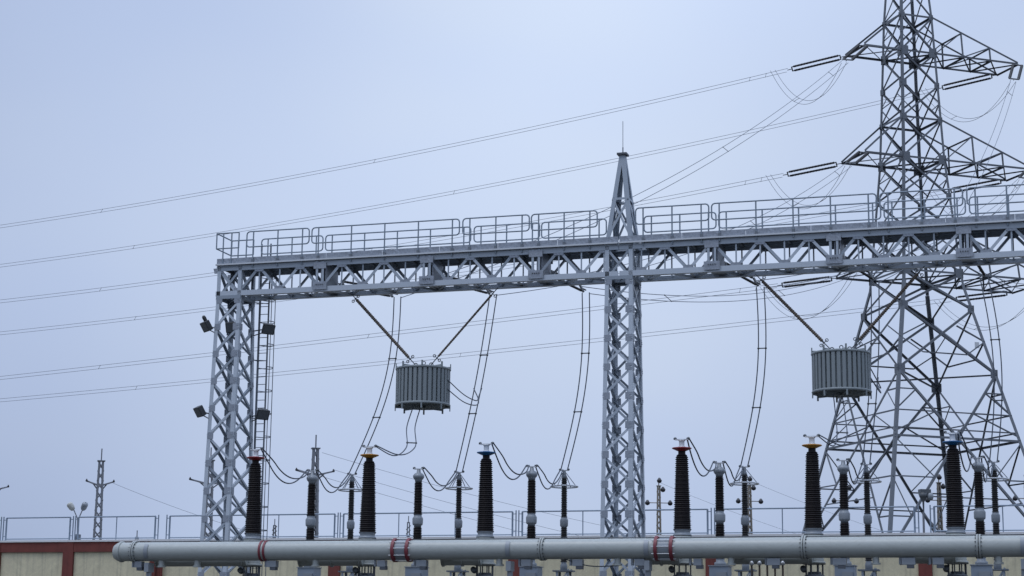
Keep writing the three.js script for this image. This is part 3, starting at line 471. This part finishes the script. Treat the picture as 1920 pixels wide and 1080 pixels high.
// ------------------------------------------------------------------ pylon
const PB = THREE.MathUtils.degToRad(18.5), PYP = V(28.02, 0, -127);
const PW = (x, y, z) => V(PYP.x + x * Math.cos(PB) + z * Math.sin(PB), y, PYP.z - x * Math.sin(PB) + z * Math.cos(PB));
const ARMS = [[43.69, 1.37, -4.3, 8.1, 46.36], [35.86, 1.67, -4.65, 8.7, 38.77], [27.7, 2.24, -4.95, 9.2, 30.74]];
{
  const p = thing('steel_pylon', 'tall grey steel lattice pylon with three levels of cross arms', 'pylon', PYP, PB);
  const prof = [[0, 8.3], [27, 2.35], [35.86, 1.67], [43.69, 1.37], [46.36, 1.27], [54, 0.75], [57, 0.12]];
  const hw = y => { for (let i = 0; i + 1 < prof.length; i++) if (y <= prof[i + 1][0]) { const t = (y - prof[i][0]) / (prof[i + 1][0] - prof[i][0]); return prof[i][1] + t * (prof[i + 1][1] - prof[i][1]); } return 0.12; };
  const at = (sx, y, sz) => V(sx * hw(y), y, sz * hw(y));
  const cuts = [0, 10, 20.6, 27, 35.86, 43.69, 46.36, 54, 57];
  for (const sx of [-1, 1]) for (const sz of [-1, 1]) for (let i = 0; i + 1 < cuts.length; i++) corner(p, 'leg', at(sx, cuts[i], sz), at(sx, cuts[i + 1], sz), cuts[i] < 27 ? 0.22 : 0.17, PYL[1], V(sx, 0, sz));
  const faces = [[[-1, 1], [1, 1]], [[1, 1], [1, -1]], [[1, -1], [-1, -1]], [[-1, -1], [-1, 1]]], norm = [V(0, 0, 1), V(1, 0, 0), V(0, 0, -1), V(-1, 0, 0)];
  const P = (f, e, y) => at(faces[f][e][0], y, faces[f][e][1]), mid = (a, b, t = 0.5) => a.clone().lerp(b, t);
  const bar = (nm, a, b, s, f) => flat(p, nm, a, b, s, pyl(), norm[f], 0.02);
  const lv = [27.7, 30.74, 33.23, 35.86, 38.77, 41.28, 43.69, 46.36, 49, 51.5, 54];
  for (let f = 0; f < 4; f++) {
    for (let i = 0; i + 1 < lv.length; i++) {
      const a = lv[i], b = lv[i + 1], A = P(f, 0, a), B = P(f, 1, a), C = P(f, 0, b), D = P(f, 1, b), s = a < 46 ? 0.12 : 0.09;
      bar('brace', A, D, s, f); bar('brace', B, C, s, f);
      if (i % 2 === 0 && a < 46) { bar('redundant', mid(A, C), mid(A, D, 0.25), 0.07, f); bar('redundant', mid(B, D), mid(B, C, 0.25), 0.07, f); bar('redundant', mid(A, C), mid(C, B, 0.25), 0.07, f); bar('redundant', mid(B, D), mid(D, A, 0.25), 0.07, f); }
    }
    for (const y of [46.36, 43.69, 38.77, 35.86, 30.74, 27.7]) bar('ring_beam', P(f, 0, y), P(f, 1, y), 0.14, f);
    // lower body: two crossed panels, then the great cross with its small stays
    for (const [a, b] of [[25.15, 27.7], [20.6, 25.15]]) { bar('brace', P(f, 0, a), P(f, 1, b), 0.15, f); bar('brace', P(f, 1, a), P(f, 0, b), 0.15, f); }
    for (const [a, b] of [[20.6, 25.15]]) { const A = P(f, 0, a), B = P(f, 1, a), C = P(f, 0, b), D = P(f, 1, b), X0 = mid(mid(A, D), mid(B, C)); for (const [l0, l1, o] of [[A, C, 0], [B, D, 1]]) { bar('redundant', mid(l0, l1), mid(l0, X0, 0.55), 0.09, f); bar('redundant', mid(l0, l1), mid(l1, X0, 0.55), 0.09, f); } bar('redundant', mid(A, X0, 0.55), mid(B, X0, 0.55), 0.09, f); }
    const A = P(f, 0, 8), B = P(f, 1, 8), C = P(f, 0, 20.6), D = P(f, 1, 20.6), t = (hw(8)) / (hw(8) + hw(20.6)), X = A.clone().lerp(D, t);
    bar('brace', A, D, 0.15, f); bar('brace', B, C, 0.15, f);
    const hy = X.y; bar('ring_beam', P(f, 0, hy), P(f, 1, hy), 0.15, f); bar('ring_beam', P(f, 0, hy + 0.55), P(f, 1, hy + 0.55), 0.09, f);
    for (const [e, q] of [[0, A], [1, B]]) {
      for (const k of [0.33, 0.66]) { const y1 = 8 + (hy - 8) * k; bar('redundant', P(f, e, y1), q.clone().lerp(X, k), 0.09, f); bar('redundant', P(f, e, y1 + (hy - 8) * 0.33), q.clone().lerp(X, k), 0.085, f); }
      const top = e ? D : C; for (const k of [0.3, 0.62]) { const y1 = 20.6 - (20.6 - hy) * k; bar('redundant', P(f, e, y1), top.clone().lerp(X, k), 0.09, f); bar('redundant', P(f, e, y1 - (20.6 - hy) * 0.32), top.clone().lerp(X, k), 0.085, f); }
    }
    bar('redundant', C.clone().lerp(X, 0.62), D.clone().lerp(X, 0.62), 0.085, f); bar('redundant', A.clone().lerp(X, 0.5), B.clone().lerp(X, 0.5), 0.085, f);
    bar('brace', P(f, 0, 0.2), mid(A, B), 0.17, f); bar('brace', P(f, 1, 0.2), mid(A, B), 0.17, f); bar('ring_beam', A, B, 0.15, f);
  }
  for (const y of [20.6, 27.7, 35.86, 43.69]) { flat(p, 'diaphragm', at(-1, y, -1), at(1, y, 1), 0.1, PYL[1], V(0, 1, 0)); flat(p, 'diaphragm', at(-1, y, 1), at(1, y, -1), 0.1, PYL[1], V(0, 1, 0), 0.03); }
  const gus = [[20.6, 0.55], [25.15, 0.5], [27.7, 0.6], [35.86, 0.6], [43.69, 0.6], [41.28, 0.4], [33.23, 0.42], [38.77, 0.36], [46.36, 0.34], [30.74, 0.36]];
  for (const [y, s] of gus) for (const sx of [-1, 1]) for (const sz of [-1, 1]) { const q = at(sx, y, sz); box(p, 'gusset_plate', q.x - sx * s * 0.4, y, q.z + sz * 0.012, s, s * 1.1, 0.016, PYL[1]); box(p, 'gusset_plate', q.x + sx * 0.012, y, q.z - sz * s * 0.4, 0.016, s * 1.1, s, PYL[1]); }
  for (const [y, h, xl, xr, yt] of ARMS) for (const tip of [xl, xr]) {
    const a = sub(p, 'cross_arm'), s0 = Math.sign(tip), hb = hw(y), ht = hw(yt), n = tip < 0 ? 1 : 3, add = (nm, i, j, s, nn) => flat(a, nm, i, j, s, pyl(), nn);
    const bot = (t, z) => V(s0 * hb + (tip - s0 * hb) * t, y, z * hb), top = (t, z) => V(s0 * ht + (tip - s0 * ht) * t, yt + (y + 0.08 - yt) * t, z * (ht + (hb - ht) * t));
    for (const z of [-1, 1]) {
      add('lower_chord', bot(0, z), bot(1, z), 0.14, V(0, 0, z)); add('upper_chord', top(0, z), top(1, z), 0.13, V(0, 0, z));
      for (let i = 1; i < n; i++) { const t = i / n; add('post', bot(t, z), top(t, z), 0.09, V(0, 0, z)); add('diagonal', top(t, z), bot((i - 1) / n, z), 0.08, V(0, 0, z)); }
    }
    for (let i = 0; i < n; i++) { const t = i / n, t2 = (i + 1) / n; add('lacing', bot(t, -1), bot(t2, 1), 0.08, V(0, 1, 0)); add('lacing', bot(t, 1), bot(t2, -1), 0.08, V(0, 1, 0)); add('strut', bot(t2, -1), bot(t2, 1), 0.11, V(0, 1, 0)); if (i < n - 1) add('strut', top(t2, -1), top(t2, 1), 0.09, V(0, 1, 0)); }
  }
  for (const sx of [-1, 1]) for (const sz of [-1, 1]) box(p, 'footing', sx * 8.3, 0.2, sz * 8.3, 1.2, 0.5, 1.2, M.concrete);
  const sg = sub(p, 'danger_plate'); box(sg, 'plate', 2.6, 22.6, hw(22.6) - 0.03, 0.34, 0.4, 0.02, M.alu);
}
// overhead line: twin conductors leaving to the next pylon, and the slack spans down to the gantry
const LEV = ['top', 'middle', 'lowest'];
const LINE = [[0, 2, V(-53.63, 38.15, -165), 1.05], [0, 3, V(-54.99, 35.66, -170), 1.4], [1, 2, V(-53.15, 31.53, -165), 1.0], [1, 3, V(-54.55, 29.49, -170), 1.09], [2, 2, V(-52.65, 24.58, -165), 0.2], [2, 3, V(-54.11, 23.35, -170), 0.36]];
const SLACK = [[0, 2, 0, 1.8], [1, 2, 1, 1.7], [2, 2, 2, 1.1], [0, 3, 4, 2.8], [1, 3, 3, 1.5], [2, 3, 5, 0.4]];
const side = k => k === 2 ? 'short' : 'long';
for (const [i, k, far, sag] of LINE) {
  const [y, h] = ARMS[i], tip = PW(ARMS[i][k], y, -h), path = sagging(tip, far, sag, 60), d = far.clone().sub(tip).setY(0).normalize(), L = tip.distanceTo(far);
  const onPath = t => { const q = tip.clone().lerp(far, t); q.y -= 4 * sag * t * (1 - t); return q; }, s0 = 0.0, s1 = 4.3 / L;
  tension(`twin dark insulator string of the ${LEV[i]} ${side(k)} cross arm, holding the departing line`, tip, onPath(s1), 0.3, 0.055, M.polymer, 'tension strings on the pylon arms');
  pair('line_conductor', `twin overhead conductors leaving the ${LEV[i]} ${side(k)} cross arm of the pylon`, 'overhead line', s => { const p = []; for (let j = 0; j <= 24; j++) { const q = onPath(s1 + (1 - s1) * j / 24); q.y += s * 0.9; q.addScaledVector(V(-d.z, 0, d.x), s * 0.6); p.push(q); } return p; }, 0.0145, M.cable, 0.36, 'twin conductors leaving the pylon', [0.02, 0.035, 0.42, 0.75]);
}
for (const [i, k, e, sag] of SLACK) {
  const [y, h] = ARMS[i], tip = PW(ARMS[i][k], y, h), end = yard(ENDS[e][0], ENDS[e][1], EZ), L = tip.distanceTo(end), d = end.clone().sub(tip).setY(0).normalize();
  const onPath = t => { const q = tip.clone().lerp(end, t); q.y -= 4 * sag * t * (1 - t); return q; }, s1 = 4.6 / L;
  tension(`twin dark insulator string of the ${LEV[i]} ${side(k)} cross arm, holding the gantry span`, tip, onPath(s1), 0.6, 0.07, M.polymer, 'tension strings on the pylon arms', true);
  pair('slack_span', `twin conductors sloping from the ${LEV[i]} ${side(k)} cross arm down to the gantry beam`, 'overhead line', s => { const p = []; for (let j = 0; j <= 20; j++) { const q = onPath(s1 + (1 - s1) * j / 20); q.addScaledVector(V(-d.z, 0, d.x), s * 0.75); q.y += s * 0.7; p.push(q); } return p; }, 0.0145, M.cable, 0.42, 'spans from pylon to gantry', [0.06, 0.4, 0.8]);
  const far = LINE.find(q => q[0] === i && q[1] === k), ft = PW(ARMS[i][k], y, -h), fp = ft.clone().lerp(far[2], 5.4 / ft.distanceTo(far[2]));
  pair('pylon_jumper', `hanging twin jumper loop under the ${LEV[i]} ${side(k)} cross arm of the pylon`, 'overhead line', s => { const a = onPath(s1 * 1.1), q = V(-d.z, 0, d.x).multiplyScalar(-s); return sagging(a, fp, 2.6 - s * 0.6, 10).map(v => v.add(q)); }, 0.0145, M.cable, 0.36, 'jumper loops on the pylon', [0.3, 0.6]);
}

// ------------------------------------------------------------------ wooden-free rural line: small lattice poles beyond the building
function latticePole(label, group, pos, H, w, arm, armY, mat, balls, turn) {
  const p = thing('lattice_pole', label, 'pole', V(pos.x, 0, pos.z), turn, group), h = y => w * (1.5 - 0.9 * y / H) / 2, at = (sx, y, sz) => V(sx * h(y), y, sz * h(y));
  for (const sx of [-1, 1]) for (const sz of [-1, 1]) corner(p, 'leg', at(sx, 0, sz), at(sx, H, sz), balls ? 0.09 : 0.12, mat, V(sx, 0, sz));
  const n = Math.round(H / (w * 1.05)); 
  for (let i = Math.floor(n * 0.4); i < n; i++) { const a = H * i / n, b = H * (i + 1) / n, s = i % 2 ? 1 : -1; for (const q of [-1, 1]) { flat(p, 'brace', at(-s, a, q), at(s, b, q), 0.06, mat, V(0, 0, q)); if (!balls) flat(p, 'brace', at(s, a, q), at(-s, b, q), 0.06, mat, V(0, 0, q), 0.02); flat(p, 'brace', at(q, a, -s), at(q, b, s), 0.05, mat, V(q, 0, 0)); } }
  box(p, 'cap_plate', 0, H + 0.02, 0, w * 0.85, 0.05, w * 0.85, mat);
  rod(p, 'spike', V(0, H, 0), V(0, H + (balls ? 0.35 : 0.75), 0), 0.04, mat, 6);
  const ca = sub(p, 'cross_arm');
  if (balls) {
    rod(ca, 'bar', V(-arm, armY, 0), V(arm, armY, 0), 0.035, mat, 6);
    for (const [x, y] of [[-arm, armY], [arm, armY], [0.05, H + 0.42]]) { const b = lathe(ca, 'insulator', [[0.005, -0.2], [0.15, -0.14], [0.2, 0], [0.13, 0.1], [0.07, 0.2], [0.005, 0.22]], M.ins, 12); b.position.set(x, y, 0); }
    const b = lathe(ca, 'insulator', [[0.005, -0.2], [0.15, -0.14], [0.2, 0], [0.13, 0.1], [0.07, 0.2], [0.005, 0.22]], M.ins, 12); b.position.set(w * 0.5 + 0.12, H - 0.25, 0);
  } else {
    for (const s of [-1, 1]) { flat(ca, 'arm', V(s * 0.15, armY - 0.1, 0.15), V(s * arm, armY + 0.12, 0), 0.08, mat, V(0, 0, 1)); flat(ca, 'arm', V(s * 0.15, armY - 0.1, -0.15), V(s * arm, armY + 0.12, 0), 0.08, mat, V(0, 0, -1)); rod(ca, 'tie', V(s * 0.15, armY - 0.35, 0), V(s * arm * 0.55, armY + 0.02, 0), 0.04, mat, 6); const b = lathe(ca, 'insulator', [[0.005, -0.08], [0.06, -0.06], [0.07, 0], [0.04, 0.06], [0.02, 0.1]], M.ins, 10); b.position.set(s * arm, armY + 0.15, 0); }
  }
  return p;
}
const GP = 'lattice poles of the rural line behind the building';
latticePole('slender dark lattice pole with short cross arm, behind the twin headed roof lamp', GP, V(-24.1, 0, -110), 12.6, 0.54, 0.78, 11.3, M.pole, false, 0.25);
latticePole('slender lattice pole with cross arm, above the voltage transformer by the ladder column', GP, V(-10.44, 0, -100), 12.4, 0.54, 1.0, 11.1, M.pole, false, 0.25);
latticePole('slender dark lattice pole with cross arm, farthest along the roof past the twin headed lamp', GP, V(-33.1, 0, -120), 13.2, 0.54, 0.9, 11.8, M.pole, false, 0.25);
latticePole('slender lattice pole mostly hidden behind the caged ladder column', GP, V(-16.85, 0, -105), 12.2, 0.54, 1.1, 11.0, M.pole, false, 0.25);
const GQ = 'rusty lattice poles with ball insulators';
[[11.15, 140, 14.2, 'beside the peaked column'], [17.94, 140, 14.4, 'behind the arrester next to the peaked column'], [25.1, 140, 14.5, 'behind the yellow bushing before the pylon'], [30.99, 135, 14.2, 'seen through the pylon legs'], [37.3, 135, 14.4, 'past the far leg of the pylon']].forEach(([x, z, H, w]) => latticePole(`thin rusty lattice pole with black ball insulators, ${w}`, GQ, V(x, 0, -z), H, 0.4, 0.86, H - 1.25, M.rustyPole, true, 0.1));
[[-31.68, 160, 11.2, 'over the closed end of the gas duct'], [-21.25, 170, 13, 'beside the red bushing of the ladder column bay'], [-9.14, 170, 13.4, 'over a red expansion joint of the duct']].forEach(([x, z, H, w]) => {
  const p = thing('distant_mast', `hazy distant mast with pointed tip, ${w}`, 'mast', V(x, 0, -z), 0, 'far masts beyond the roof');
  for (const sx of [-1, 1]) for (const sz of [-1, 1]) corner(p, 'leg', V(sx * 0.3, 0, sz * 0.3), V(sx * 0.13, H, sz * 0.13), 0.09, M.pole, V(sx, 0, sz));
  for (let y = H * 0.5; y < H - 0.4; y += 0.4) for (const q of [-1, 1]) { flat(p, 'brace', V(-0.2, y, q * 0.18), V(0.2, y + 0.4, q * 0.18), 0.06, M.pole, V(0, 0, q)); }
  rod(p, 'tip', V(0, H - 0.1, 0), V(0, H + 0.55, 0), 0.045, M.pole, 6);
});
{ // floodlight mast seen between the pylon's legs
  const f = thing('light_mast', 'twin legged post carrying a flat box and round lamp, seen between the pylon legs', 'mast', V(24.75, 0, -112), 0.2);
  rod(f, 'leg', V(-0.05, 0, 0), V(-0.02, 10.3, 0), 0.07, M.pole); rod(f, 'leg', V(0.75, 0, 0), V(0.62, 9.4, 0), 0.07, M.pole); rod(f, 'stay', V(-0.02, 10.3, 0), V(0.62, 9.4, 0), 0.06, M.pole); rod(f, 'stay', V(-0.02, 10.2, 0), V(1.9, 8.2, 0), 0.06, M.pole);
  box(f, 'box', 0.1, 11.55, 0, 0.66, 0.22, 0.4, M.hw); const c = lathe(f, 'bracket', [[0.04, 10.2], [0.06, 10.9], [0.22, 11.2], [0.3, 11.45], [0.02, 11.45]], M.hw, 10);
  const l = lathe(f, 'lamp', [[0.02, -0.24], [0.16, -0.2], [0.22, 0], [0.16, 0.18], [0.02, 0.22]], M.castGrey, 14); l.position.set(0.4, 11.25, 0.1);
}
// thin wires of the rural line
const ruralWire = (label, a, b, sag) => { const o = thing('rural_wire', label, 'wire', a.clone(), 0, 'wires of the rural line'); tube(o, 'wire', sagging(V(0, 0, 0), b.clone().sub(a), sag, 16), 0.009, M.cable, 30, 5); };
ruralWire('thin wire leaving the pole behind the twin headed lamp', V(-23.4, 11.35, -110), V(-9.0, 7.2, -112), 0.4);
ruralWire('thin wire from the top of the pole by the ladder column bay', V(-10.1, 12.2, -100), V(8.5, 9.2, -118), 0.25);
ruralWire('thin wire from the cross arm of the pole by the ladder column bay', V(-9.5, 11.3, -100), V(8.5, 8.2, -118), 0.2);
ruralWire('lower thin wire from the cross arm of the pole by the ladder column bay', V(-11.4, 11.3, -100), V(8.0, 7.6, -118), 0.2);
[[11.15, 14.2, 17.94, 14.4], [17.94, 14.4, 25.1, 14.5]].forEach(([x0, h0, x1, h1], i) => { ruralWire(`thin upper wire between the rusty poles, behind the ${i ? 'yellow' : 'red'} bushing, pylon bay`, V(x0, h0 + 0.3, -140), V(x1 + 6, h1 - 4.2, -142), 0.2); });

renderer.render(scene, camera);
